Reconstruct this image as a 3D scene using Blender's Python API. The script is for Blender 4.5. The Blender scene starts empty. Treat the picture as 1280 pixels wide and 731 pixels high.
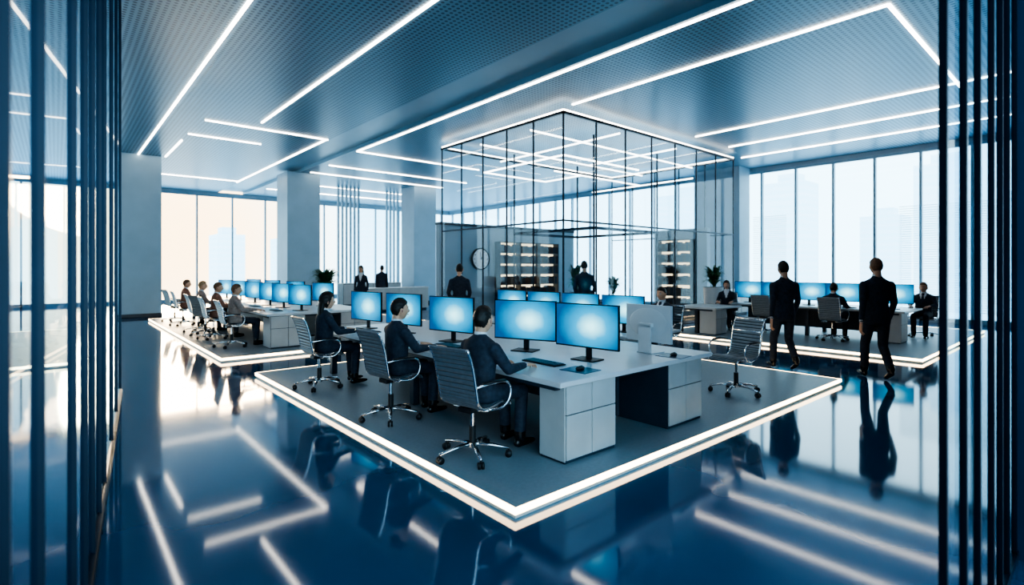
import bpy, math, random
from mathutils import Vector, Matrix, kdtree
random.seed(7)
scene = bpy.context.scene
ZC = 5.5      # ceiling height
PZ = 0.07     # platform height

# ------------------------------------------------------------------ materials
def mat(name, col, rough=0.5, metal=0.0, emis=None, es=0.0, spec=0.5, noise=0.0, nscale=8.0, bump=0.0, coat=0.0):
    m = bpy.data.materials.new(name); m.use_nodes = True
    nt = m.node_tree; b = nt.nodes['Principled BSDF']
    b.inputs['Base Color'].default_value = (*col, 1)
    b.inputs['Roughness'].default_value = rough
    b.inputs['Metallic'].default_value = metal
    b.inputs['Specular IOR Level'].default_value = spec
    b.inputs['Coat Weight'].default_value = coat
    if emis:
        b.inputs['Emission Color'].default_value = (*emis, 1)
        b.inputs['Emission Strength'].default_value = es
    if noise > 0 or bump > 0:
        tc = nt.nodes.new('ShaderNodeTexCoord'); n = nt.nodes.new('ShaderNodeTexNoise')
        n.inputs['Scale'].default_value = nscale; n.inputs['Detail'].default_value = 4
        nt.links.new(tc.outputs['Object'], n.inputs['Vector'])
        if noise > 0:
            r = nt.nodes.new('ShaderNodeValToRGB')
            r.color_ramp.elements[0].position = 0.3; r.color_ramp.elements[1].position = 0.7
            r.color_ramp.elements[0].color = (*[c*(1-noise) for c in col], 1)
            r.color_ramp.elements[1].color = (*[min(1, c*(1+noise)) for c in col], 1)
            nt.links.new(n.outputs['Fac'], r.inputs['Fac']); nt.links.new(r.outputs['Color'], b.inputs['Base Color'])
        if bump > 0:
            bp = nt.nodes.new('ShaderNodeBump'); bp.inputs['Strength'].default_value = bump; bp.inputs['Distance'].default_value = 0.01
            nt.links.new(n.outputs['Fac'], bp.inputs['Height']); nt.links.new(bp.outputs['Normal'], b.inputs['Normal'])
    return m

def emat(name, col, s):
    m = bpy.data.materials.new(name); m.use_nodes = True; nt = m.node_tree; nt.nodes.clear()
    o = nt.nodes.new('ShaderNodeOutputMaterial'); e = nt.nodes.new('ShaderNodeEmission')
    e.inputs['Color'].default_value = (*col, 1); e.inputs['Strength'].default_value = s
    nt.links.new(e.outputs[0], o.inputs['Surface']); return m

def glassmat(name, tint, refl=0.12, rough=0.02, fres=0.12):
    m = bpy.data.materials.new(name); m.use_nodes = True; nt = m.node_tree; nt.nodes.clear()
    o = nt.nodes.new('ShaderNodeOutputMaterial'); t = nt.nodes.new('ShaderNodeBsdfTransparent'); g = nt.nodes.new('ShaderNodeBsdfGlossy')
    t.inputs['Color'].default_value = (*tint, 1); g.inputs['Roughness'].default_value = rough
    lw = nt.nodes.new('ShaderNodeLayerWeight'); lw.inputs['Blend'].default_value = 0.3
    ma = nt.nodes.new('ShaderNodeMath'); ma.operation = 'MULTIPLY_ADD'; ma.inputs[1].default_value = fres; ma.inputs[2].default_value = refl
    mx = nt.nodes.new('ShaderNodeMixShader')
    nt.links.new(lw.outputs['Facing'], ma.inputs[0]); nt.links.new(ma.outputs[0], mx.inputs['Fac'])
    nt.links.new(t.outputs[0], mx.inputs[1]); nt.links.new(g.outputs[0], mx.inputs[2]); nt.links.new(mx.outputs[0], o.inputs['Surface'])
    return m

M = {}
M['floor'] = mat('polished_epoxy_floor', (0.012, 0.080, 0.185), 0.6, 0.0, spec=0.0, noise=0.15, nscale=0.6, coat=1.0)
M['floor'].node_tree.nodes['Principled BSDF'].inputs['Coat IOR'].default_value = 2.0
M['floor'].node_tree.nodes['Principled BSDF'].inputs['Coat Roughness'].default_value = 0.065
M['plat'] = mat('platform_carpet', (0.28, 0.35, 0.40), 0.42, noise=0.06, nscale=30)
M['led'] = emat('led_strip', (1.0, 0.93, 0.82), 10)
M['ledw'] = emat('led_strip_warm', (1.0, 0.74, 0.45), 8)
M['ledc'] = emat('led_grid', (1.0, 0.94, 0.86), 5)
M['wall'] = mat('painted_wall', (0.34, 0.46, 0.54), 0.55, noise=0.04, nscale=2)
M['col'] = mat('concrete_column', (0.33, 0.48, 0.59), 0.4, noise=0.06, nscale=1.5)
M['navy'] = mat('navy_panel', (0.012, 0.045, 0.10), 0.3, noise=0.2, nscale=1)
M['frame'] = mat('dark_steel', (0.010, 0.022, 0.042), 0.35, 0.5, noise=0.1)
M['mull'] = mat('window_mullion', (0.28, 0.42, 0.52), 0.4, 0.2, noise=0.05)
M['glass'] = glassmat('partition_glass', (0.92, 0.97, 1.0), 0.005)
M['glassd'] = glassmat('tinted_glass', (0.55, 0.79, 0.95), 0.04, fres=0.25)
M['wglass'] = glassmat('window_glass', (0.97, 0.99, 1.0), 0.01)
M['desk'] = mat('desk_laminate', (0.66, 0.70, 0.73), 0.3, noise=0.03, nscale=5)
M['cab'] = mat('cabinet_front', (0.50, 0.53, 0.54), 0.4, noise=0.06, nscale=4)
M['dark'] = mat('dark_laminate', (0.03, 0.05, 0.075), 0.4, noise=0.1)
M['chrome'] = mat('polished_aluminium', (0.80, 0.83, 0.86), 0.15, 1.0, noise=0.03)
M['mesh'] = mat('chair_leather', (0.13, 0.165, 0.195), 0.4, noise=0.12, nscale=20)
M['meshl'] = mat('chair_leather_grey', (0.28, 0.32, 0.35), 0.4, noise=0.1, nscale=20)
M['rubber'] = mat('black_plastic', (0.015, 0.017, 0.02), 0.45, noise=0.1)
M['seam'] = mat('chair_seam', (0.03, 0.04, 0.05), 0.5, noise=0.1)
M['silver'] = mat('silver_plastic', (0.62, 0.65, 0.68), 0.35, 0.1, noise=0.03)
M['skin'] = mat('skin', (0.72, 0.41, 0.27), 0.5, noise=0.06, nscale=12)
M['lip'] = mat('lips', (0.45, 0.18, 0.15), 0.5, noise=0.05)
M['eye'] = mat('eye_white', (0.8, 0.8, 0.8), 0.2, noise=0.02)
M['hairk'] = mat('dark_hair', (0.018, 0.013, 0.011), 0.5, noise=0.3, nscale=40, bump=0.5)
M['hairb'] = mat('brown_hair', (0.20, 0.10, 0.055), 0.5, noise=0.3, nscale=40, bump=0.5)
M['hairg'] = mat('blond_hair', (0.46, 0.28, 0.15), 0.5, noise=0.3, nscale=40, bump=0.5)
M['shirt'] = mat('white_shirt', (0.75, 0.78, 0.82), 0.7, noise=0.04, nscale=30)
M['tie'] = mat('tie', (0.02, 0.03, 0.06), 0.5, noise=0.2, nscale=60)
M['suit'] = mat('suit_navy', (0.026, 0.036, 0.058), 0.75, noise=0.3, nscale=25)
M['suitb'] = mat('suit_brown', (0.34, 0.16, 0.11), 0.75, noise=0.2, nscale=25)
M['suitg'] = mat('suit_grey', (0.36, 0.28, 0.25), 0.75, noise=0.2, nscale=25)
M['shoe'] = mat('shoe_leather', (0.01, 0.01, 0.012), 0.25, noise=0.1)
M['leaf'] = mat('leaf', (0.06, 0.16, 0.08), 0.45, noise=0.4, nscale=9)
M['pot'] = mat('white_planter', (0.66, 0.71, 0.74), 0.35, noise=0.03)
M['soil'] = mat('soil', (0.03, 0.02, 0.015), 0.9, noise=0.4, nscale=40)
M['white'] = mat('clock_face', (0.9, 0.92, 0.93), 0.4, noise=0.02)
M['shelfglow'] = emat('shelf_backlight', (1.0, 0.78, 0.50), 1.6)
for i, c in enumerate([(0.014, 0.02, 0.03), (0.035, 0.02, 0.015), (0.018, 0.035, 0.06), (0.10, 0.085, 0.07), (0.05, 0.015, 0.012)]):
    M['book%d' % i] = mat('book_cover_%d' % i, c, 0.8, noise=0.15, nscale=10)

# perforated ceiling
def perf():
    m = mat('perforated_metal_ceiling', (0.10, 0.17, 0.24), 0.36, 0.25)
    nt = m.node_tree; b = nt.nodes['Principled BSDF']
    tc = nt.nodes.new('ShaderNodeTexCoord'); s = nt.nodes.new('ShaderNodeVectorMath'); s.operation = 'SCALE'; s.inputs['Scale'].default_value = 11.0
    f = nt.nodes.new('ShaderNodeVectorMath'); f.operation = 'FRACTION'
    sb = nt.nodes.new('ShaderNodeVectorMath'); sb.operation = 'SUBTRACT'; sb.inputs[1].default_value = (0.5, 0.5, 0)
    mu = nt.nodes.new('ShaderNodeVectorMath'); mu.operation = 'MULTIPLY'; mu.inputs[1].default_value = (1, 1, 0)
    le = nt.nodes.new('ShaderNodeVectorMath'); le.operation = 'LENGTH'
    r = nt.nodes.new('ShaderNodeValToRGB'); r.color_ramp.elements[0].position = 0.25; r.color_ramp.elements[1].position = 0.36
    r.color_ramp.elements[0].color = (0.045, 0.10, 0.165, 1); r.color_ramp.elements[1].color = (0.185, 0.335, 0.46, 1)
    L = nt.links.new
    L(tc.outputs['Object'], s.inputs[0]); L(s.outputs[0], f.inputs[0]); L(f.outputs[0], sb.inputs[0]); L(sb.outputs[0], mu.inputs[0]); L(mu.outputs[0], le.inputs[0])
    L(le.outputs['Value'], r.inputs['Fac']); L(r.outputs['Color'], b.inputs['Base Color'])
    return m
M['perf'] = perf()
M['ceil'] = mat('smooth_ceiling', (0.26, 0.42, 0.54), 0.35, 0.1, noise=0.05, nscale=1)

def screenmat():
    m = bpy.data.materials.new('glowing_blue_screen'); m.use_nodes = True; nt = m.node_tree
    b = nt.nodes['Principled BSDF']; b.inputs['Base Color'].default_value = (0.0, 0.02, 0.05, 1); b.inputs['Roughness'].default_value = 0.25
    tc = nt.nodes.new('ShaderNodeTexCoord'); sb = nt.nodes.new('ShaderNodeVectorMath'); sb.operation = 'SUBTRACT'; sb.inputs[1].default_value = (0, -0.06, 0.335)
    mu = nt.nodes.new('ShaderNodeVectorMath'); mu.operation = 'MULTIPLY'; mu.inputs[1].default_value = (0, 2.2, 3.0)
    le = nt.nodes.new('ShaderNodeVectorMath'); le.operation = 'LENGTH'
    n = nt.nodes.new('ShaderNodeTexNoise'); n.inputs['Scale'].default_value = 9; n.inputs['Detail'].default_value = 5
    ad = nt.nodes.new('ShaderNodeMath'); ad.operation = 'MULTIPLY_ADD'; ad.inputs[1].default_value = 0.12
    r = nt.nodes.new('ShaderNodeValToRGB'); e = r.color_ramp.elements
    e[0].position = 0.06; e[0].color = (0.38, 0.85, 0.92, 1); e[1].position = 0.90; e[1].color = (0.001, 0.055, 0.16, 1)
    k = e.new(0.40); k.color = (0.015, 0.28, 0.48, 1)
    L = nt.links.new
    L(tc.outputs['Object'], sb.inputs[0]); L(sb.outputs[0], mu.inputs[0]); L(mu.outputs[0], le.inputs[0]); L(tc.outputs['Object'], n.inputs['Vector'])
    L(n.outputs['Fac'], ad.inputs[0]); L(le.outputs['Value'], ad.inputs[2])
    s2 = nt.nodes.new('ShaderNodeMath'); s2.operation = 'SUBTRACT'; s2.inputs[1].default_value = 0.06
    L(ad.outputs[0], s2.inputs[0]); L(s2.outputs[0], r.inputs['Fac']); L(r.outputs['Color'], b.inputs['Emission Color'])
    b.inputs['Emission Strength'].default_value = 1.9
    return m
M['screen'] = screenmat()

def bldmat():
    m = bpy.data.materials.new('tower_painted_haze'); m.use_nodes = True; nt = m.node_tree
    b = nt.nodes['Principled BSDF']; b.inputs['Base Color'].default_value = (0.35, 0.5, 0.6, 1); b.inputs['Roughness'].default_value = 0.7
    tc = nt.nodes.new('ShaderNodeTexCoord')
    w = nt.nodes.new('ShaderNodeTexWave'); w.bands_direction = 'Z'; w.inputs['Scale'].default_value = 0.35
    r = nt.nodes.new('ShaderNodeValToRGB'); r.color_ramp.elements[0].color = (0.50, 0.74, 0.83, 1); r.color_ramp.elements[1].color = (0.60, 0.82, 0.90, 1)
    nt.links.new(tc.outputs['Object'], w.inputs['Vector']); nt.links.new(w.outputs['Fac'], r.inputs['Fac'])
    nt.links.new(r.outputs['Color'], b.inputs['Emission Color']); b.inputs['Emission Strength'].default_value = 1.2  # pale emission paints distance haze into the tower colour; towers are no light source
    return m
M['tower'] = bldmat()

# ------------------------------------------------------------------ mesh builder
def catmull(pts, n):
    P = [Vector(p) for p in pts]; P = [P[0]*2-P[1]] + P + [P[-1]*2-P[-2]]; out = []
    for i in range(1, len(P)-2):
        for j in range(n):
            t = j/n; a, b, c, d = P[i-1], P[i], P[i+1], P[i+2]
            out.append(0.5*((2*b)+(c-a)*t+(2*a-5*b+4*c-d)*t*t+(3*b-a-3*c+d)*t**3))
    out.append(P[-2]); return out

class B:
    def __init__(s): s.v = []; s.f = []; s.fm = []; s.sm = []; s.mats = []; s.X = Matrix.Identity(4)
    def mi(s, k):
        if k not in s.mats: s.mats.append(k)
        return s.mats.index(k)
    def add(s, vs, fs, m, smooth=False):
        o = len(s.v); s.v += [s.X @ Vector(v) for v in vs]
        for j, f in enumerate(fs):
            s.f.append([a+o for a in f]); s.fm.append(s.mi(m[j] if isinstance(m, list) else m)); s.sm.append(smooth)
    def box(s, x0, x1, y0, y1, z0, z1, m):
        vs = [(x, y, z) for z in (z0, z1) for y in (y0, y1) for x in (x0, x1)]
        s.add(vs, [(0, 2, 3, 1), (4, 5, 7, 6), (0, 1, 5, 4), (2, 6, 7, 3), (0, 4, 6, 2), (1, 3, 7, 5)], m)
    def tube(s, pts, r, m, n=10, hint=(0, 0, 1), smooth=True):
        """r: list of radii (float or (a,b)); a along frame u (perp to hint), b along ~hint"""
        P = [Vector(p) for p in pts]
        if not isinstance(r, (list, tuple)): r = [r]*len(P)
        vs = []; fs = []; u = None
        for i, p in enumerate(P):
            t = (P[min(i+1, len(P)-1)]-P[max(i-1, 0)])
            t = t.normalized() if t.length > 1e-9 else Vector((0, 0, 1))
            if u is None:
                h = Vector(hint)
                if abs(h.dot(t)) > 0.95: h = Vector((1, 0, 0)) if abs(t.x) < 0.9 else Vector((0, 1, 0))
                w = (h - t*h.dot(t)).normalized(); u = w.cross(t).normalized()
            u = (u-t*u.dot(t)).normalized(); w = t.cross(u)
            a, b = r[i] if isinstance(r[i], (tuple, list)) else (r[i], r[i])
            for k in range(n):
                an = 2*math.pi*k/n; vs.append(p+u*a*math.cos(an)+w*b*math.sin(an))
        for i in range(len(P)-1):
            for k in range(n):
                k2 = (k+1) % n; fs.append((i*n+k, i*n+k2, (i+1)*n+k2, (i+1)*n+k))
        fs.append(tuple(range(n))[::-1]); fs.append(tuple((len(P)-1)*n+k for k in range(n)))
        s.add(vs, fs, m, smooth)
    def cap(s, p0, p1, r0, r1, m, n=12):
        """tapered capsule"""
        p0 = Vector(p0); p1 = Vector(p1); d = (p1-p0).normalized(); pts = []; rr = []
        for a in (80, 55, 30): pts.append(p0-d*r0*math.sin(math.radians(a))); rr.append(r0*math.cos(math.radians(a)))
        pts += [p0, (p0+p1)/2, p1]; rr += [r0, (r0+r1)/2, r1]
        for a in (30, 55, 80): pts.append(p1+d*r1*math.sin(math.radians(a))); rr.append(r1*math.cos(math.radians(a)))
        s.tube(pts, rr, m, n)
    def ell(s, c, r, m, nu=14, nv=10, fn=None):
        vs = []; fs = []
        for j in range(nv+1):
            th = math.pi*(j+0.0)/nv
            th = max(0.02, min(math.pi-0.02, th))
            for i in range(nu):
                ph = 2*math.pi*i/nu; nrm = Vector((math.sin(th)*math.cos(ph), math.sin(th)*math.sin(ph), math.cos(th)))
                if fn: vs.append(Vector(c)+fn(nrm))
                else: vs.append(Vector(c)+Vector((nrm.x*r[0], nrm.y*r[1], nrm.z*r[2])))
        for j in range(nv):
            for i in range(nu):
                i2 = (i+1) % nu; fs.append((j*nu+i, (j+1)*nu+i, (j+1)*nu+i2, j*nu+i2))
        fs.append(tuple(range(nu))); fs.append(tuple(nv*nu+i for i in range(nu))[::-1])
        s.add(vs, fs, m, True)
    def cyl(s, c, r, z0, z1, m, n=20, r1=None):
        s.tube([(c[0], c[1], z0), (c[0], c[1], z1)], [r, r1 or r], m, n, smooth=False)
    def mesh(s, name):
        me = bpy.data.meshes.new(name); me.from_pydata([tuple(v) for v in s.v], [], s.f)
        for k in s.mats: me.materials.append(M[k])
        me.polygons.foreach_set('material_index', s.fm); me.polygons.foreach_set('use_smooth', s.sm)
        me.update(); return me
    def obj(s, name, loc=(0, 0, 0), rz=0, bevel=0, parent=None):
        return place(s.mesh(name), name, loc, rz, bevel, parent)

def place(me, name, loc=(0, 0, 0), rz=0, bevel=0, parent=None):
    o = bpy.data.objects.new(name, me); scene.collection.objects.link(o)
    o.location = loc; o.rotation_euler = (0, 0, math.radians(rz))
    if bevel:
        md = o.modifiers.new('bevel', 'BEVEL'); md.width = bevel; md.segments = 2; md.limit_method = 'ANGLE'
    if parent: o.parent = parent
    return o
def empty(name, loc=(0, 0, 0), rz=0):
    o = bpy.data.objects.new(name, None); scene.collection.objects.link(o); o.location = loc; o.rotation_euler = (0, 0, math.radians(rz)); return o

# ------------------------------------------------------------------ room shell
XL, XR, YB, YF = -12.0, 20.3, -5.0, 30.0
b = B(); b.box(XL, XR+0.4, YB, YF+0.4, -0.15, 0, 'floor'); b.obj('floor')
b = B()
b.box(XL, 6.2, YB, YF, ZC, ZC+0.4, 'perf'); b.box(7.4, XR, YB, YF, ZC, ZC+0.4, 'perf')
b.box(6.2, 7.4, YB, YF, ZC+0.12, ZC+0.4, 'ceil'); b.box(7.37, 7.4, YB, YF, ZC, ZC+0.12, 'ceil'); b.box(6.2, 6.23, YB, YF, ZC, ZC+0.12, 'ceil')
b.obj('ceiling')
b = B(); b.box(XL-0.2, XL, YB, YF, 0, ZC, 'navy'); b.obj('wall_left')
b = B(); b.box(4.15, XR, 0.12, 0.39, 0, ZC, 'navy'); b.obj('wall_right')

def window(name, axis, plane, a0, a1, step, z1=5.35):
    b = B()
    def bx(p, q, r0, r1, z0, zz, m):
        if axis == 'Y': b.box(p, q, plane+r0, plane+r1, z0, zz, m)
        else: b.box(plane+r0, plane+r1, p, q, z0, zz, m)
    a = a0
    while a <= a1+0.01:
        bx(a-0.035, a+0.035, 0.0, 0.14, 0, z1, 'mull'); a += step
    bx(a0, a1, 0.0, 0.16, 0, 0.14, 'mull'); bx(a0, a1, 0.0, 0.2, z1, ZC, 'wall'); bx(a0, a1, 0.02, 0.1, z1-0.08, z1, 'mull')
    bx(a0, a1, 0.07, 0.08, 0.14, z1-0.08, 'wglass')
    return b.obj(name)
window('window_1', 'Y', YF, -12.3, 20.5, 1.6)
window('window_2', 'X', XR, 0.39, 30.0, 1.22)
# roller blinds (thin horizontal slats on the right-hand window)
b = B()
for i in range(46):
    z = 0.35+i*0.072
    for (y0, y1) in ((2.2, 3.35), (3.45, 4.57), (8.0, 9.2)):
        b.box(XR-0.10, XR-0.06, y0, y1, z, z+0.010, 'wall')
b.obj('window_blinds')

# columns
for i, (x, y, w) in enumerate([(1.55, 21.6, 1.2), (6.9, 21.5, 1.3), (12.6, 21.5, 1.2)]):
    b = B(); b.box(x, x+w, y, y+w, 0, ZC, 'col'); b.box(x-0.02, x+w+0.02, y-0.02, y+w+0.02, 0, 0.12, 'dark'); b.obj('column', bevel=0.01)
b = B(); b.box(19.4, 20.25, 9.35, 11.2, 0, ZC, 'col'); b.obj('column', bevel=0.01)
# slatted screens
for x0, x1 in ((10.0, 11.1), (12.5, 13.2)):
    b = B(); x = x0
    while x < x1:
        b.box(x, x+0.07, 24, 24.12, 0, ZC, 'mull'); x += 0.2
    b.obj('slatted_screen')

# ------------------------------------------------------------------ ceiling LED lines
def led(x0, x1, y0, y1, z=ZC, w=0.045, m='led'):
    b = B()
    if x0 == x1: b.box(x0-w/2, x0+w/2, y0, y1, z-0.025, z+0.0, m)
    else: b.box(x0, x1, y0-w/2, y0+w/2, z-0.025, z+0.0, m)
    return b.obj('ceiling_led_strip')
for a in [(2.1, 2.1, -3, 21.6), (4.1, 4.1, -3, 14.8), (7.48, 7.48, -3, 16.4), (7.48, 12.5, 16.4, 16.4),
          (9.15, 9.15, 2.2, 8.4), (9.15, 14.45, 2.2, 2.2), (14.1, 14.1, 1.3, 8.1), (16.1, 16.1, 1.6, 8.1), (18.0, 18.0, 1.6, 8.6),
          (2.92, 6.15, 15.5, 15.5), (6.1, 6.1, 15.5, 25.8), (2.9, 6.15, 25.5, 25.5), (2.85, 2.85, 18.4, 21.5), (2.85, 4.8, 17.4, 17.4),
          (7.7, 14, 19.3, 19.3), (7.7, 14, 21.2, 21.2), (7.7, 15, 24.5, 24.5), (7.7, 15, 27, 27), (-1.5, -1.5, 2, 24), (-4, -4, 2, 24), (-7, -1, 14, 14)]:
    led(*a)

# ------------------------------------------------------------------ platforms
def platform(x0, x1, y0, y1):
    b = B(); b.box(x0, x1, y0, y1, 0.0, PZ, 'plat'); e = 0.012; z0, z1, t = 0.030, PZ+0.002, 0.004
    b.box(x0-e, x0+t, y0-e, y1+e, z0, z1, 'ledw'); b.box(x1-t, x1+e, y0-e, y1+e, z0, z1, 'ledw')
    b.box(x0+t, x1-t, y0-e, y0+t, z0, z1, 'ledw'); b.box(x0+t, x1-t, y1-t, y1+e, z0, z1, 'ledw')
    return b.obj('floor_platform')
platform(2.3, 8.5, 2.62, 8.6)
platform(2.2, 8.5, 10.35, 19.9)
platform(11.4, 17.8, 2.25, 7.6)
platform(-8, 0.25, 11.6, 18)

# ------------------------------------------------------------------ foreground glass partitions
b = B()
def pl(Y): return (-0.224+0.0994*Y, Y)
ys = [1.10, 1.43, 1.89, 2.74, 3.3, 3.8, 4.4, 5.0, 6.2, 7.4, 8.77]
for y in ys:
    x, yy = pl(y); w = 0.015
    b.box(x-w, x+w, yy-w, yy+w, 0, ZC, 'frame')
x0, y0 = pl(1.10); x1, y1 = pl(8.77)
b.tube([(x0, y0, 0.03), (x1, y1, 0.03)], 0.03, 'frame', 4)
b.add([(x0, y0, 0.04), (x1, y1, 0.04), (x1, y1, ZC), (x0, y0, ZC)], [(0, 1, 2, 3)], 'glassd')
b.obj('glass_partition')
b = B()
for x in (2.27, 2.62, 2.92, 3.28, 3.55, 3.80, 4.1):
    b.box(x-0.012, x+0.012, 0.378, 0.402, 0, ZC, 'frame')
b.box(2.27, 4.15, 0.375, 0.405, 0, 0.05, 'frame')
b.add([(2.27, 0.39, 0.04), (4.15, 0.39, 0.04), (4.15, 0.39, ZC), (2.27, 0.39, ZC)], [(0, 1, 2, 3)], 'glassd')
b.obj('glass_partition')

# ------------------------------------------------------------------ glass meeting box
bx0, bx1, by0, by1 = 8.95, 17.2, 8.5, 13.6
b = B()
zt = 5.3
P = 0.016
for i in range(8):
    x = bx0+(bx1-bx0)*i/7
    b.box(x-P, x+P, by0-P, by0+P, 0, zt, 'frame')
for x in (bx0, bx1): b.box(x-P, x+P, by1-P, by1+P, 0, zt, 'frame')
for i in range(1, 5):
    y = by0+(by1-by0)*i/5
    for x in (bx0, bx1): b.box(x-P, x+P, y-P, y+P, 0, zt, 'frame')
for z, q in ((zt, 0.03), (2.78, 0.02), (0.04, 0.03)):
    b.box(bx0-q, bx1+q, by0-q, by0+q, z-q, z+q, 'frame')
    if z > 5: b.box(bx0-q, bx1+q, by1-q, by1+q, z-q, z+q, 'frame')
    for x in (bx0, bx1): b.box(x-q, x+q, by0-q, by1+q, z-q, z+q, 'frame')
b.box(bx0, bx1, by0-0.005, by0+0.005, 0.08, zt, 'glass'); b.box(bx0-0.005, bx0+0.005, by0, by1, 0.08, zt, 'glass')
# suspended inner frame
for x in (11.1, 14.1): b.box(x-0.04, x+0.04, 9.4, 12.7, 2.72, 2.80, 'frame')
for y in (9.4, 12.7): b.box(11.1, 14.1, y-0.04, y+0.04, 2.72, 2.80, 'frame')
for x in (11.1, 14.1):
    for y in (9.4, 12.7): b.box(x-0.02, x+0.02, y-0.02, y+0.02, 0, 5.3, 'frame')
b.obj('glass_meeting_room')
b = B(); w = 0.018
def gx(x0, x1, y, z): b.box(x0, x1, y-w, y+w, z-0.02, z+0.02, 'ledc')
def gy(x, y0, y1, z): b.box(x-w, x+w, y0, y1, z-0.02, z+0.02, 'ledc')
z = 5.36
gx(bx0, bx1, by0, z); gx(bx0, bx1, by1, z); gy(bx0, by0, by1, z); gy(bx1, by0, by1, z)
z = 5.2
gx(9.2, 17, 9.9, z); gx(9.2, 17, 12.0, z)
gy(11.2, 8.6, 13.5, z); gy(13.9, 8.6, 12.0, z)
z = 4.55
gx(9.8, 13, 9.3, z); gx(11.2, 15.5, 11.0, z); gx(9.8, 12.4, 12.6, z)
gy(9.8, 9.3, 12.6, z); gy(12.4, 11, 12.6, z); gy(15.5, 9.0, 13.2, z)
b.obj('led_light_grid')
# clock wall
b = B(); b.box(9.05, 15.2, 13.9, 14.1, 0, 3.02, 'wall'); b.box(9.05, 15.2, 13.85, 14.15, 3.02, 3.10, 'dark')
b.obj('wall_back')
b = B(); b.box(15.75, 15.95, 8.65, 10.6, 0, 2.95, 'wall'); b.obj('wall_shelf')
# clock
b = B()
b.X = Matrix.Translation((10.62, 13.88, 1.96)) @ Matrix.Rotation(math.radians(90), 4, 'X')
b.tube([(0, 0, 0), (0, 0, 0.05)], [0.37, 0.37], 'rubber', 40, smooth=False); b.tube([(0, 0, 0.045), (0, 0, 0.056)], [0.32, 0.32], 'white', 40, smooth=False)
for i in range(12):
    a = math.radians(30*i); c, s = math.cos(a), math.sin(a)
    b.tube([(c*0.25, s*0.25, 0.058), (c*0.29, s*0.29, 0.058)], 0.009, 'rubber', 4)
b.tube([(0, 0, 0.062), (0.10, 0.12, 0.062)], 0.013, 'rubber', 4); b.tube([(0, 0, 0.064), (-0.03, 0.23, 0.064)], 0.010, 'rubber', 4)
b.ell((0, 0, 0.06), (0.02, 0.02, 0.01), 'rubber')
b.obj('wall_clock')

def bookshelf(W, H, loc, rz, rows, nb):
    """front faces -Y local, origin bottom left"""
    e = empty('bookshelf', loc, rz)
    b = B(); D = 0.30; t = 0.020
    b.box(0, W, D-0.02, D, 0, H, 'wall'); b.box(0, t, 0, D, 0, H, 'dark'); b.box(W-t, W, 0, D, 0, H, 'dark')
    b.box(t, W-t, D-0.03, D-0.02, 0.1, H-0.03, 'shelfglow')
    for i in range(rows+1): 
        z = (H-t)*i/rows; b.box(0, W, 0, D, z, z+t, 'dark')
    for i in range(1, nb): b.box(W*i/nb-0.012, W*i/nb+0.012, 0, D, 0, H, 'dark')
    b.obj('shelf_case', parent=e)
    b = B()
    for i in range(rows):
        z = (H-t)*i/rows+t; hh = (H-t)/rows-t
        for j in range(nb):
            x = W*j/nb+0.03; xe = W*(j+1)/nb-0.03
            fill = random.choice([1, 1, 1, 0.85]); xe2 = x+(xe-x)*fill
            while x < xe2:
                wb = random.uniform(0.03, 0.07); hb = hh*random.uniform(0.62, 0.84)
                b.box(x, min(x+wb, xe2+0.02), 0.02, 0.20, z, z+hb, 'book%d' % random.choice([0, 0, 1, 2, 2, 3, 4])); x += wb+0.002
    b.obj('books', parent=e)
bookshelf(2.8, 2.55, (11.25, 13.58, 0), 0, 7, 3)
bookshelf(1.25, 2.6, (15.44, 10.3, 0), -90, 7, 2)

# ------------------------------------------------------------------ furniture
def desk(x0, x1, y0, y1, z=0.76, cabs=(), base=PZ):
    """x/y extents in world metres, object origin at the corner"""
    e = empty('office_desk', (x0, y0, 0)); W = x1-x0; L = y1-y0
    b = B(); b.box(0, W, 0, L, z-0.045, z, 'desk'); b.obj('desktop', bevel=0.008, parent=e)
    b = B(); b.box(W/2-0.02, W/2+0.02, 0.35, L-0.2, base+0.15, z-0.06, 'dark'); b.box(0.06, W-0.06, 0.12, L-0.12, z-0.09, z-0.045, 'dark')
    for yy in (L/2, L-0.12):
        b.box(0.15, 0.23, yy, yy+0.08, base, z-0.045, 'dark'); b.box(W-0.23, W-0.15, yy, yy+0.08, base, z-0.045, 'dark')
    b.obj('underframe', parent=e)
    for (cx0, cx1, cy0, cy1) in cabs:
        b = B(); b.box(cx0, cx1, cy0, cy1, base+0.0, z-0.05, 'dark')
        m = (cx0+cx1)/2; zz = (base+z)/2+0.05
        for (a, c) in ((cx0+0.006, m-0.004), (m+0.004, cx1-0.006)):
            b.box(a, c, cy0-0.018, cy0, base+0.03, zz-0.004, 'cab'); b.box(a, c, cy0-0.018, cy0, zz+0.004, z-0.055, 'cab')
        b.box(cx0-0.012, cx0, cy0-0.01, cy1, base+0.02, z-0.05, 'cab' if cx0 < 0.5 else 'dark')
        b.obj('cabinet', bevel=0.003, parent=e)
    return e
desk(2.98, 5.32, 2.86, 7.85, cabs=((0.13, 0.77, 0.08, 0.36), (1.58, 2.20, 0.06, 0.68)))
desk(6.0, 7.4, 4.5, 8.2, z=0.70, cabs=((0.1, 0.6, 0.1, 0.5),))
desk(3.1, 5.3, 10.85, 19.2, cabs=((0.08, 0.75, 0.05, 0.5), (1.5, 2.1, 0.05, 0.5)))
desk(13.25, 14.75, 2.9, 6.7, cabs=((0.1, 0.6, 0.1, 0.5),))
desk(11.7, 13.0, 6.2, 7.3, z=0.72, cabs=((0.08, 0.58, 0.05, 0.45),))
desk(-4.5, -0.9, 12.6, 14.2, z=0.78)

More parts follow.
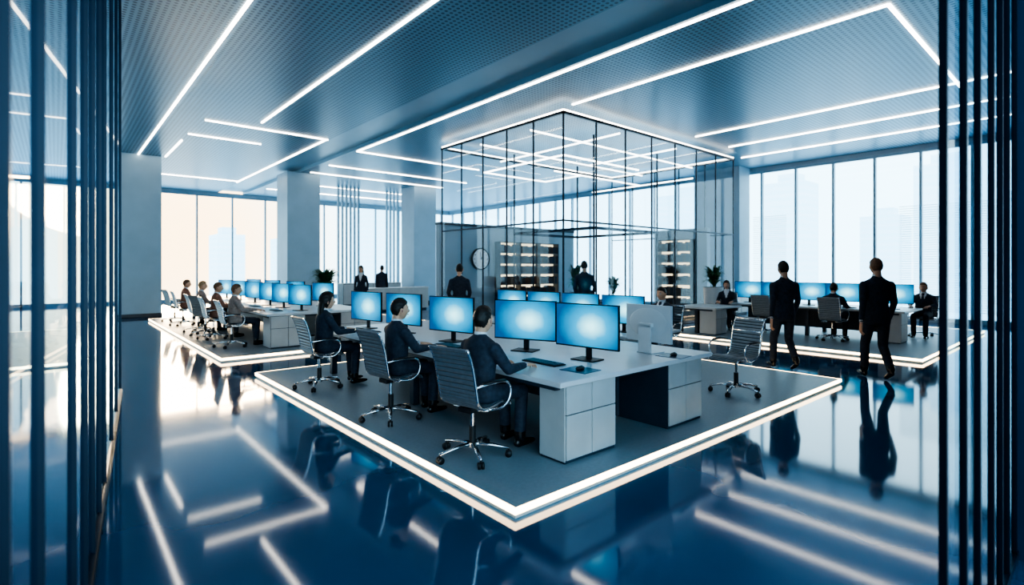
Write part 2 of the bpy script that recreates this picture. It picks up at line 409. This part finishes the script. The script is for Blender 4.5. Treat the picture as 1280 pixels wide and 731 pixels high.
def monitor_mesh(w=0.74, h=0.43):
    b = B(); zc = 0.335
    b.box(-0.012, 0.012, -w/2, w/2, zc-h/2, zc+h/2, 'rubber')
    b.box(-0.0135, -0.012, -w/2+0.01, w/2-0.01, zc-h/2+0.014, zc+h/2-0.01, 'screen')
    b.box(0.012, 0.035, -0.17, 0.17, zc-0.12, zc+0.12, 'rubber')
    b.box(0.03, 0.05, -0.03, 0.03, 0.01, zc+0.03, 'rubber'); b.box(-0.09, 0.11, -0.13, 0.13, 0, 0.012, 'rubber')
    return b.mesh('computer_monitor')
MON = monitor_mesh()
def monitor(x, y, rz, z=0.76): return place(MON, 'computer_monitor', (x, y, z), rz)
for x, y, r in [(3.93, 3.42, 6), (3.86, 4.24, 22), (3.66, 5.36, 12), (3.62, 6.46, 10), (3.50, 7.36, 10)]: monitor(x, y, r)
for y in (4.9, 5.75, 6.6, 7.45): monitor(6.45, y, 5, 0.70)
for y in (11.35, 12.5, 13.5, 14.8, 16.2, 17.8): monitor(3.9, y, 18)
for y in (12.4, 14.3, 16.3, 18.2): monitor(4.8, y, 18)
for y in (3.25, 4.2, 4.95, 5.7, 6.4): monitor(13.85, y, 15)
for x in (-3.8, -2.6, -1.5): monitor(x, 13.4, 225, 0.78)

# all-in-one computer seen from behind
b = B()
b.box(-0.012, 0.022, -0.29, 0.29, 0.12, 0.51, 'silver'); b.box(0.022, 0.026, -0.28, 0.28, 0.18, 0.50, 'screen')
b.ell((-0.010, 0, 0.32), (0.012, 0.25, 0.16), 'silver', 32, 12)
b.box(-0.07, -0.05, -0.08, 0.08, 0.0, 0.30, 'silver'); b.box(-0.07, 0.14, -0.1, 0.1, 0.0, 0.012, 'silver'); b.box(-0.07, -0.01, -0.08, 0.08, 0.28, 0.32, 'silver')
b.obj('all_in_one_computer', (4.76, 3.28, 0.76), -4, bevel=0.006)

# keyboards, mice and mats
b = B(); b.box(0, 0.15, -0.22, 0.22, 0, 0.012, 'rubber')
for i in range(5):
    for j in range(14): b.box(0.01+i*0.027, 0.032+i*0.027, -0.205+j*0.0295, -0.18+j*0.0295, 0.012, 0.018, 'dark')
KB = b.mesh('keyboard')
b = B(); b.ell((0, 0, 0.012), (0.055, 0.03, 0.02), 'rubber'); b.box(-0.01, 0.03, -0.002, 0.002, 0.026, 0.034, 'dark'); MS = b.mesh('computer_mouse')
b = B(); b.box(-0.12, 0.12, -0.14, 0.14, 0, 0.004, 'navy'); MP = b.mesh('mouse_mat')
for (x, y) in ((3.42, 3.58), (3.36, 5.05), (3.3, 7.0), (3.45, 11.7), (3.45, 13.3), (3.45, 15.0), (3.45, 17.1), (13.5, 4.1)):
    place(KB, 'keyboard', (x, y, 0.76))
for (x, y) in ((3.5, 3.12), (4.78, 2.99), (3.4, 4.5)):
    place(MP, 'mouse_mat', (x, y, 0.76), 5); place(MS, 'computer_mouse', (x, y, 0.765), 5)

# ------------------------------------------------------------------ chair
def chair_mesh(shell='mesh'):
    b = B()
    prof = catmull([(0.25, 0, 0.425), (0.225, 0, 0.462), (0.12, 0, 0.468), (0.0, 0, 0.45), (-0.10, 0, 0.455), (-0.155, 0, 0.50), (-0.175, 0, 0.58), (-0.20, 0, 0.71), (-0.235, 0, 0.84), (-0.285, 0, 0.95)], 16)
    n = len(prof); vs = []; fs = []; ms = []; hw = 0.205
    for i, p in enumerate(prof):
        t = (prof[min(i+1, n-1)]-prof[max(i-1, 0)]).normalized(); nr = Vector((t.z, 0, -t.x))   # outward (inner side normal)
        s = 0.008*abs(math.sin(math.pi*i/5.0))
        a = p+nr*(0.006+s); c = p-nr*(0.006+s)
        for y in (-hw, hw): vs.append(a+Vector((0, y, 0)))
        for y in (-hw, hw): vs.append(c+Vector((0, y, 0)))
    for i in range(n-1):
        o = i*4; q = o+4
        fs += [(o, o+1, q+1, q), (o+2, q+2, q+3, o+3), (o, q, q+2, o+2), (o+1, o+3, q+3, q+1)]
        ms += [('seam' if i % 5 == 0 else shell)]*4
    fs += [(0, 2, 3, 1), (4*n-4, 4*n-3, 4*n-1, 4*n-2)]; ms += [shell]*2
    b.add(vs, fs, ms)
    for sy in (-1, 1):
        b.tube([p+Vector((0, sy*(hw+0.008), 0)) for p in prof[::4]], (0.012), 'chrome', 8)
        arm = catmull([(-0.04, sy*0.22, 0.44), (0.08, sy*0.25, 0.435), (0.165, sy*0.265, 0.50), (0.175, sy*0.27, 0.60), (0.10, sy*0.27, 0.655), (-0.05, sy*0.26, 0.66), (-0.19, sy*0.22, 0.64)], 6)
        b.tube(arm, 0.011, 'chrome', 8)
        b.tube([(0.10, sy*0.27, 0.665), (-0.03, sy*0.263, 0.672), (-0.13, sy*0.245, 0.664)], [(0.022, 0.011)]*3, 'rubber', 8)
    for (x, z) in ((0.02, 0.435), (-0.205, 0.78), (-0.265, 0.93)): b.tube([(x, -hw, z), (x, hw, z)], 0.011, 'chrome', 8)
    b.box(-0.10, 0.10, -0.07, 0.07, 0.39, 0.43, 'rubber'); b.tube([(-0.02, -0.2, 0.425), (0, 0, 0.40), (-0.02, 0.2, 0.425)], 0.016, 'chrome', 8)
    b.tube([(0, 0.05, 0.40), (0.02, 0.24, 0.39)], 0.007, 'chrome', 6)
    b.cyl((0, 0), 0.018, 0.22, 0.40, 'chrome', 14); b.cyl((0, 0), 0.028, 0.08, 0.26, 'rubber', 14); b.cyl((0, 0), 0.045, 0.075, 0.125, 'chrome', 14)
    for i in range(5):
        a = math.radians(72*i+20); c, s = math.cos(a), math.sin(a)
        b.tube([(c*0.03, s*0.03, 0.11), (c*0.17, s*0.17, 0.10), (c*0.31, s*0.31, 0.075)], [(0.026, 0.020), (0.020, 0.015), (0.015, 0.011)], 'chrome', 8)
        b.cyl((c*0.305, s*0.305), 0.008, 0.045, 0.078, 'rubber', 8)
        d = Vector((-s, c, 0)); 
        for q in (-1, 1):
            p = Vector((c*0.305, s*0.305, 0.029)); b.tube([p+d*q*0.006, p+d*q*0.024], 0.029, 'rubber', 14)
    return b.mesh('office_chair')
CH = chair_mesh(); CHL = chair_mesh('meshl')
def chair(x, y, rz=0, z=PZ, light=False): return place(CHL if light else CH, 'office_chair', (x, y, z), rz)

# ------------------------------------------------------------------ people
def remesh(me, voxel, smooth_it):
    o = bpy.data.objects.new('tmp', me); scene.collection.objects.link(o)
    r = o.modifiers.new('r', 'REMESH'); r.mode = 'VOXEL'; r.voxel_size = voxel
    if smooth_it:
        s = o.modifiers.new('s', 'SMOOTH'); s.factor = 0.5; s.iterations = smooth_it
    dg = bpy.context.evaluated_depsgraph_get(); dg.update()
    out = bpy.data.meshes.new_from_object(o.evaluated_get(dg)); bpy.data.objects.remove(o)
    return out

def make_hand(side):
    """fingers +x, back of hand +z, thumb on +y*side"""
    b = B()
    b.tube([(-0.05, 0, 0), (-0.01, 0, 0), (0.03, 0, 0), (0.07, 0, 0.0), (0.092, 0, -0.002)], [(0.024, 0.020), (0.027, 0.018), (0.037, 0.016), (0.040, 0.014), (0.036, 0.010)], 'skin', 12, hint=(0, 0, 1))
    for i, (y, L, r) in enumerate(((0.030, 0.072, 0.0088), (0.010, 0.080, 0.009), (-0.010, 0.074, 0.0086), (-0.029, 0.058, 0.0078))):
        y *= side; sp = y*0.25
        b.tube([(0.075, y, 0), (0.09, y, 0.002), (0.09+L*0.45, y+sp*0.5, -0.004), (0.09+L*0.75, y+sp*0.8, -0.018), (0.09+L*0.95, y+sp, -0.034), (0.09+L, y+sp, -0.040)], [r, r*1.02, r*0.95, r*0.9, r*0.78, r*0.4], 'skin', 8)
    s = side
    b.tube([(0.012, s*0.018, -0.004), (0.035, s*0.042, -0.010), (0.062, s*0.056, -0.018), (0.084, s*0.060, -0.024), (0.092, s*0.060, -0.026)], [0.014, 0.013, 0.0105, 0.009, 0.004], 'skin', 8)
    return remesh(b.mesh('h'), 0.0035, 1)
HANDS = {1: make_hand(1), -1: make_hand(-1)}

def add_mesh(b, me, mx, key, fmats=None):
    o = len(b.v); b.v += [mx @ v.co for v in me.vertices]; flip = mx.to_3x3().determinant() < 0
    for i, p in enumerate(me.polygons):
        f = [a+o for a in p.vertices]; b.f.append(f[::-1] if flip else f); b.fm.append(b.mi(fmats[i] if fmats else key)); b.sm.append(True)

def head(b, c, yaw, pitch, hair, female, ht=1.0):
    mx = Matrix.Translation(c) @ Matrix.Rotation(yaw, 4, 'Z') @ Matrix.Rotation(pitch, 4, 'Y') @ Matrix.Scale(ht, 4)
    old = b.X; b.X = old @ mx
    def g(d, s): return math.exp(-(d/s)**2)
    def base(n):
        x, y, z = n.x*0.098, n.y*0.077, n.z*0.118
        if z < 0:
            t = min(1, -n.z); y *= 1-0.30*t*t; 
            if n.x < 0: x *= 1-0.40*t
            else: x *= 1-0.05*t
        else:
            if n.x < 0: x *= 1.04
        if n.x > 0.2:
            x += 0.026*g(n.y, 0.14)*g(n.z+0.20, 0.13)+0.010*g(n.y, 0.10)*g(n.z+0.02, 0.14)   # nose and bridge
            x -= 0.009*(g(n.y-0.40, 0.17)+g(n.y+0.40, 0.17))*g(n.z-0.02, 0.13)               # sockets
            x += 0.006*g(n.y, 0.22)*g(n.z+0.50, 0.10)                                          # lips
            x += 0.010*g(n.y, 0.3)*g(n.z+0.85, 0.15)                                           # chin
            x += 0.004*g(n.y, 0.5)*g(n.z-0.22, 0.10)                                           # brow
        return Vector((x, y, z))
    b.ell((0, 0, 0), None, 'skin', 32, 24, base)
    for s in (-1, 1):
        b.ell((0.084, s*0.030, 0.003), (0.010, 0.013, 0.008), 'eye', 10, 6); b.ell((0.092, s*0.030, 0.003), (0.004, 0.0055, 0.0055), 'rubber', 8, 6)
        b.tube([(0.094, s*0.014, 0.022), (0.094, s*0.030, 0.027), (0.084, s*0.046, 0.022)], [0.002, 0.0035, 0.002], hair, 6)
        b.ell((-0.006, s*0.079, -0.012), (0.018, 0.011, 0.032), 'skin', 12, 8); b.ell((-0.002, s*0.088, -0.010), (0.009, 0.004, 0.018), 'lip', 8, 6)
    b.ell((0.098, 0, -0.058), (0.007, 0.024, 0.006), 'lip', 12, 6)
    kn = [(-1.0, -0.60), (-0.5, -0.60), (-0.22, -0.15), (-0.05, 0.12), (0.12, 0.05), (0.22, 0.25), (0.5, 0.44), (1.0, 0.54)]
    if female: kn = [(-1.0, -0.95), (-0.1, -0.9), (0.25, -0.2), (0.5, 0.42), (1.0, 0.62)]
    def hf(n):
        h = kn[-1][1]
        for (a, ha), (c2, hc) in zip(kn, kn[1:]):
            if a <= n.x <= c2: h = ha+(hc-ha)*(n.x-a)/(c2-a); break
        t = max(0, min(1, (n.z-h)/0.10)); off = -0.006+t*((0.011 if not female else 0.018)+0.010*max(0, n.z)+0.006*max(0, n.z)*max(0, n.x)+0.002*math.sin(n.y*30+n.x*9))
        p = base(n); return p+n*off
    b.ell((0, 0, 0), None, hair, 48, 36, hf)
    b.tube([(-0.025, 0, -0.05), (-0.030, 0, -0.10), (-0.035, 0, -0.18)], [0.052, 0.052, 0.060], 'skin', 14)
    if female:
        b.tube([(-0.055, 0, 0.03), (-0.075, 0, -0.06), (-0.088, 0, -0.14), (-0.10, 0, -0.23), (-0.105, 0, -0.30), (-0.10, 0, -0.33)], [(0.075, 0.045), (0.085, 0.045), (0.088, 0.038), (0.08, 0.030), (0.055, 0.02), (0.02, 0.008)], hair, 16, hint=(1, 0, 0))
    b.X = old

def person(name, pose, loc, rz, suit='suit', hair='hairk', female=False, scale=1.0, look=0.0, voxel=0.014, pitch=0.0, trousers=None, arms='desk'):
    b = B(); fs = 0.9 if female else 1.0
    trousers = trousers or suit
    def cp(p0, p1, r0, r1, key): b.cap(p0, p1, r0, r1, key)
    sit = pose == 'sit'
    if sit:
        scale *= 0.95
        T = [(0.0, 0.50, .165, .125), (0.0, 0.58, .172, .135), (0.0, 0.68, .155, .12), (0.01, 0.80, .160*fs, .12), (0.015, 0.91, .180*fs, .125), (0.01, 0.975, .192*fs, .112), (0.01, 1.01, .180*fs, .098), (0.01, 1.035, .150*fs, .085), (0.012, 1.055, .110*fs, .072), (0.015, 1.075, .075, .062), (0.02, 1.095, .058, .054)]
        sh = (0.01, 0.176*fs, 0.968); hip = (0.02, 0.09, 0.555); headc = Vector((0.045, 0, 1.21)); vz = (0.86, 1.07)
    else:
        T = [(0.0, 0.80, .165, .125), (0.0, 0.86, .178, .132), (0.0, 0.97, .170, .125), (0.0, 1.10, .148*fs, .11), (0.01, 1.25, .175*fs, .12), (0.005, 1.36, .198*fs, .112), (0.0, 1.41, .190*fs, .098), (0.0, 1.44, .158*fs, .085), (0.0, 1.465, .115*fs, .072), (0.003, 1.49, .075, .062), (0.01, 1.52, .058, .054)]
        sh = (0.0, 0.180*fs, 1.375); hip = (0.0, 0.088, 0.90); headc = Vector((0.03, 0, 1.65)); vz = (1.22, 1.49)
    b.tube([(t[0], 0, t[1]) for t in T], [(t[2], t[3]) for t in T], 'J', 20, hint=(1, 0, 0))
    hands = []
    for s in (-1, 1):
        S = Vector((sh[0], s*sh[1], sh[2]))
        if sit and arms == 'desk':
            E = Vector((0.12, s*0.245*fs, 0.785)); Wr = Vector((0.37, s*0.19, 0.780))
        elif pose == 'walk':
            E = Vector((-0.04-0.05*s, s*0.232, 1.12)); Wr = Vector((0.04-0.13*s, s*0.25, 0.88))
        elif pose == 'pocket':
            E = Vector((-0.07, s*0.245, 1.12)); Wr = Vector((0.03, s*0.20, 0.91))
        else:
            E = Vector((-0.03, s*0.228, 1.12)); Wr = Vector((0.03, s*0.235, 0.87))
        cp(S, E, 0.064*fs, 0.049*fs, 'J'); cp(E, Wr, 0.049*fs, 0.034, 'J')
        d = (Wr-E).normalized()
        b.tube([Wr, Wr+d*0.032, Wr+d*0.046], [0.030, 0.031, 0.029], 'C', 12)
        if sit and arms == 'desk':
            x = Vector((0.96, -s*0.22, -0.10)).normalized(); zz = Vector((0, 0, 1))
        else: x = (d+Vector((0, 0, -0.6))).normalized(); zz = Vector((0, s, 0.0))
        zz = (zz-x*zz.dot(x)).normalized(); yy = zz.cross(x)
        mx = Matrix((x, yy, zz)).transposed().to_4x4(); mx.translation = Wr+d*0.062
        hands.append((1 if s < 0 else -1, mx))
        # legs
        H = Vector((hip[0], s*hip[1], hip[2]))
        if sit:
            K = Vector((0.43, s*0.12, 0.535)); A = Vector((0.46 if s > 0 else 0.40, s*0.12, 0.10)); fd = Vector((1, s*0.1, 0))
        elif pose == 'walk':
            if s > 0: K = Vector((0.17, 0.085, 0.50)); A = Vector((0.20, 0.08, 0.10)); fd = Vector((1, 0, 0.0))
            else: K = Vector((0.02, -0.085, 0.49)); A = Vector((-0.22, -0.08, 0.17)); fd = Vector((0.85, 0, -0.50))
        else:
            K = Vector((0.01, s*0.10, 0.49)); A = Vector((-0.02, s*0.11, 0.095)); fd = Vector((1, s*0.15, 0))
        cp(H, K, 0.090, 0.064, 'T'); b.tube([K, (K+A)/2, A-Vector((0, 0, 0.01))], [0.063, 0.060, 0.054], 'T', 14)
        b.cap(K-Vector((0, 0, 0.004)), K+Vector((0, 0, 0.004)), 0.064, 0.064, 'T')
        if sit: b.cap(H-Vector((0.02, 0, 0)), H+Vector((0.1, 0, 0)), 0.09, 0.085, 'T')
        fd.normalize(); heel = A-Vector((0, 0, 0.055))-fd*0.05
        b.cap(A, A-Vector((0, 0, 0.03)), 0.040, 0.038, 'S')
        b.tube([heel-fd*0.01+Vector((0, 0, 0.005)), heel+fd*0.03, heel+fd*0.12, heel+fd*0.20, heel+fd*0.245], [(0.025, 0.025), (0.036, 0.040), (0.042, 0.034), (0.040, 0.026), (0.018, 0.014)], 'S', 12)
    M['J'] = M[suit]; M['T'] = M[trousers]; M['C'] = M['shirt']; M['S'] = M['shoe']
    raw = b.mesh('raw'); kd = kdtree.KDTree(len(raw.polygons)*1)
    for i, p in enumerate(raw.polygons): kd.insert(p.center, i)
    kd.balance(); keys = [b.mats[k] for k in b.fm]
    rm = remesh(raw, voxel, 5)
    fm = []
    for p in rm.polygons:
        c = p.center; _, i, _ = kd.find(c); k = keys[i]
        out = {'J': suit, 'T': trousers, 'C': 'shirt', 'S': 'shoe'}[k]
        if k == 'T' and not sit and c.z > 0.80: out = suit
        if k in 'TJ' and sit and c.x < 0.12 and c.z > 0.52: out = suit
        if k == 'J' and p.normal.x > 0.25 and c.x > 0 and vz[0] < c.z < vz[1]+0.03 and abs(c.y) < 0.012+0.065*(c.z-vz[0])/(vz[1]-vz[0]):
            out = 'tie' if (abs(c.y) < 0.02 and not female) else 'shirt'
        fm.append(out)
    B2 = B(); add_mesh(B2, rm, Matrix.Identity(4), None, fm)
    for sd, mx in hands: add_mesh(B2, HANDS[sd], mx, 'skin')
    zc = T[-1][1]; xo = T[-1][0]-0.01
    B2.tube([(xo+0.003, 0, zc-0.04), (xo+0.004, 0, zc-0.006), (xo+0.006, 0, zc+0.012)], [(0.066, 0.062), (0.061, 0.058), (0.058, 0.056)], 'shirt', 18, hint=(1, 0, 0))
    head(B2, headc, look, pitch, hair, female)
    me = B2.mesh(name)
    o = place(me, name, loc, rz); o.scale = (scale,)*3
    return o

SP = PZ
# main desk workers
chair(2.66, 3.58, 10); person('seated_businessman', 'sit', (2.72, 3.56, SP-0.003), 6, look=math.radians(5), voxel=0.012)
chair(2.68, 5.05, 5); person('seated_businessman', 'sit', (2.74, 5.05, SP-0.003), 0, look=math.radians(-10), voxel=0.012)
chair(2.66, 7.0, 0); person('seated_businesswoman', 'sit', (2.72, 7.0, SP-0.003), 0, female=True, look=math.radians(-8), voxel=0.012)
# empty chair across the desk
chair(6.55, 3.2, 168, light=True)
chair(7.95, 5.15, 180); person('seated_businessman', 'sit', (7.90, 5.15, SP-0.003), 180, voxel=0.018)
chair(7.95, 6.9, 180)
# left team
for y, su, ha in ((11.75, 'suitg', 'hairb'), (13.35, 'suitb', 'hairb'), (15.0, 'suitg', 'hairg'), (17.1, 'suitb', 'hairb')):
    chair(2.68, y, 0); person('seated_businessman', 'sit', (2.73, y, SP-0.003), 0, suit=su, hair=ha, voxel=0.018, look=math.radians(-20), trousers='suit')
chair(2.68, 14.2, 20); chair(2.68, 18.5, 10)
# right team
chair(12.95, 4.15, 0, light=True); person('seated_businessman', 'sit', (13.0, 4.15, SP-0.003), 0, voxel=0.018)
chair(12.9, 5.6, 0, light=True)
chair(15.15, 2.95, 180, light=True); person('seated_businessman', 'sit', (15.10, 2.95, SP-0.003), 180, hair='hairb', voxel=0.018)
chair(13.35, 6.75, 200); person('seated_businesswoman', 'sit', (13.31, 6.75, SP-0.003), 200, female=True, voxel=0.018)
# walkers
person('walking_businessman', 'walk', (9.02, 3.60, 0), 50, scale=1.0, voxel=0.014)
person('walking_businessman', 'walk', (9.30, 2.38, 0), 40, hair='hairb', scale=1.02, voxel=0.014)
# standing figures
person('standing_businessman', 'pocket', (6.95, 9.85, 0), 49, voxel=0.018, scale=0.99)
person('standing_businessman', 'pocket', (10.2, 8.95, 0), 49, voxel=0.018, scale=1.04)
person('standing_businesswoman', 'stand', (7.9, 17.0, PZ), 230, female=True, voxel=0.02, scale=0.94)
person('standing_businessman', 'stand', (10.3, 20.2, 0), 49, voxel=0.02)

# ------------------------------------------------------------------ plants and far furniture
def plant(x, y, z=0, r=0.45, h=0.8, pot=(0.26, 0.5), n=60):
    b = B(); pr, ph = pot
    b.tube([(0, 0, 0), (0, 0, ph)], [pr*0.8, pr], 'pot', 24, smooth=False); b.tube([(0, 0, ph-0.01), (0, 0, ph+0.005)], pr*0.9, 'soil', 24, smooth=False)
    for i in range(n):
        a = random.uniform(0, 2*math.pi); L = random.uniform(0.5, 1)*r; H = random.uniform(0.35, 1)*h; c, s = math.cos(a), math.sin(a); px, py = -s, c; w = 0.036
        P = []
        for k in range(6):
            t = k/5; rad = L*t**1.2; zz = ph+H*(1-(1-t)**1.8)-0.25*h*t**3*(L/r); ww = w*math.sin(math.pi*(0.12+0.86*t))
            P += [(c*rad-px*ww, s*rad-py*ww, zz), (c*rad+px*ww, s*rad+py*ww, zz)]
        b.add(P, [(2*k, 2*k+1, 2*k+3, 2*k+2) for k in range(5)], 'leaf', True)
    return b.obj('potted_plant', (x, y, z))
plant(7.4, 18.9, PZ, 0.8, 0.9, (0.3, 0.8), 160)
plant(13.9, 12.6, 0, 0.4, 1.2, (0.25, 0.8), 110)
plant(14.6, 7.8, 0, 0.42, 0.75, (0.3, 1.1), 130)
plant(14.75, 11.6, 0, 0.4, 0.8, (0.25, 0.7), 70)
def sideboard(x0, x1, y0, y1, h, m='cab'):
    b = B(); W = x1-x0; D = y1-y0; b.box(0, W, 0, D, 0.06, h-0.03, m); b.box(-0.02, W+0.02, -0.02, D+0.02, h-0.03, h, 'desk'); b.box(0.05, W-0.05, 0.05, D-0.05, 0, 0.06, 'dark')
    n = max(2, int(W/0.6))
    for i in range(n): b.box(W*i/n+0.01, W*(i+1)/n-0.01, -0.015, 0, 0.08, h-0.05, 'cab')
    return b.obj('sideboard', (x0, y0, 0), bevel=0.004)
sideboard(8.9, 11.5, 18.5, 19.0, 0.9); sideboard(9.4, 12.2, 22.0, 22.5, 1.0, 'dark'); sideboard(17.4, 19.2, 8.9, 9.3, 0.9)

# ------------------------------------------------------------------ city outside
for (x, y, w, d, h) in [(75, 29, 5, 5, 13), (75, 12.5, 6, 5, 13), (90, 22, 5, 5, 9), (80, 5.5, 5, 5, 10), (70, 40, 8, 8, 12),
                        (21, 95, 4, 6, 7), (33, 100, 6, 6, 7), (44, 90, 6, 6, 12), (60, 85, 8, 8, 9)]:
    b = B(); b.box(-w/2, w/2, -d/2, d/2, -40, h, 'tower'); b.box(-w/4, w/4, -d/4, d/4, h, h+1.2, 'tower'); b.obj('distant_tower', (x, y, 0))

# ------------------------------------------------------------------ light
w = bpy.data.worlds.new('sky_world'); scene.world = w; w.use_nodes = True; nt = w.node_tree; bg = nt.nodes['Background']
tc = nt.nodes.new('ShaderNodeTexCoord'); dt = nt.nodes.new('ShaderNodeVectorMath'); dt.operation = 'DOT_PRODUCT'
sd = Vector((0.17, 1.17, 0.06)).normalized(); dt.inputs[1].default_value = sd
r = nt.nodes.new('ShaderNodeValToRGB'); e = r.color_ramp.elements
e[0].position = 0.96; e[0].color = (0.56, 0.84, 0.98, 1); e[1].position = 0.999; e[1].color = (1.0, 0.70, 0.40, 1)
nt.links.new(tc.outputs['Generated'], dt.inputs[0]); nt.links.new(dt.outputs['Value'], r.inputs['Fac']); nt.links.new(r.outputs['Color'], bg.inputs['Color'])
bg.inputs['Strength'].default_value = 3.7
sun = bpy.data.lights.new('sun', 'SUN'); sun.energy = 3.0; sun.angle = math.radians(16); sun.color = (1.0, 0.70, 0.40)
so = bpy.data.objects.new('sun', sun); scene.collection.objects.link(so)
so.rotation_euler = Vector((0.17, 1.17, 0.22)).normalized().to_track_quat('Z', 'Y').to_euler()

# ------------------------------------------------------------------ camera
cam = bpy.data.cameras.new('camera'); co = bpy.data.objects.new('camera', cam); scene.collection.objects.link(co)
cam.sensor_width = 36; cam.lens = 36*658/1280; cam.shift_y = -30.5/1280; cam.clip_start = 0.05; cam.clip_end = 500
co.location = (0, 0, 1.66); co.rotation_euler = (math.radians(90), 0, -math.atan2(0.655, 0.756))
cam.dof.use_dof = True; cam.dof.focus_distance = 6.0; cam.dof.aperture_fstop = 1.3
scene.camera = co
scene.view_settings.view_transform = 'AgX'
scene.view_settings.look = 'AgX - High Contrast'
scene.view_settings.exposure = 0.1
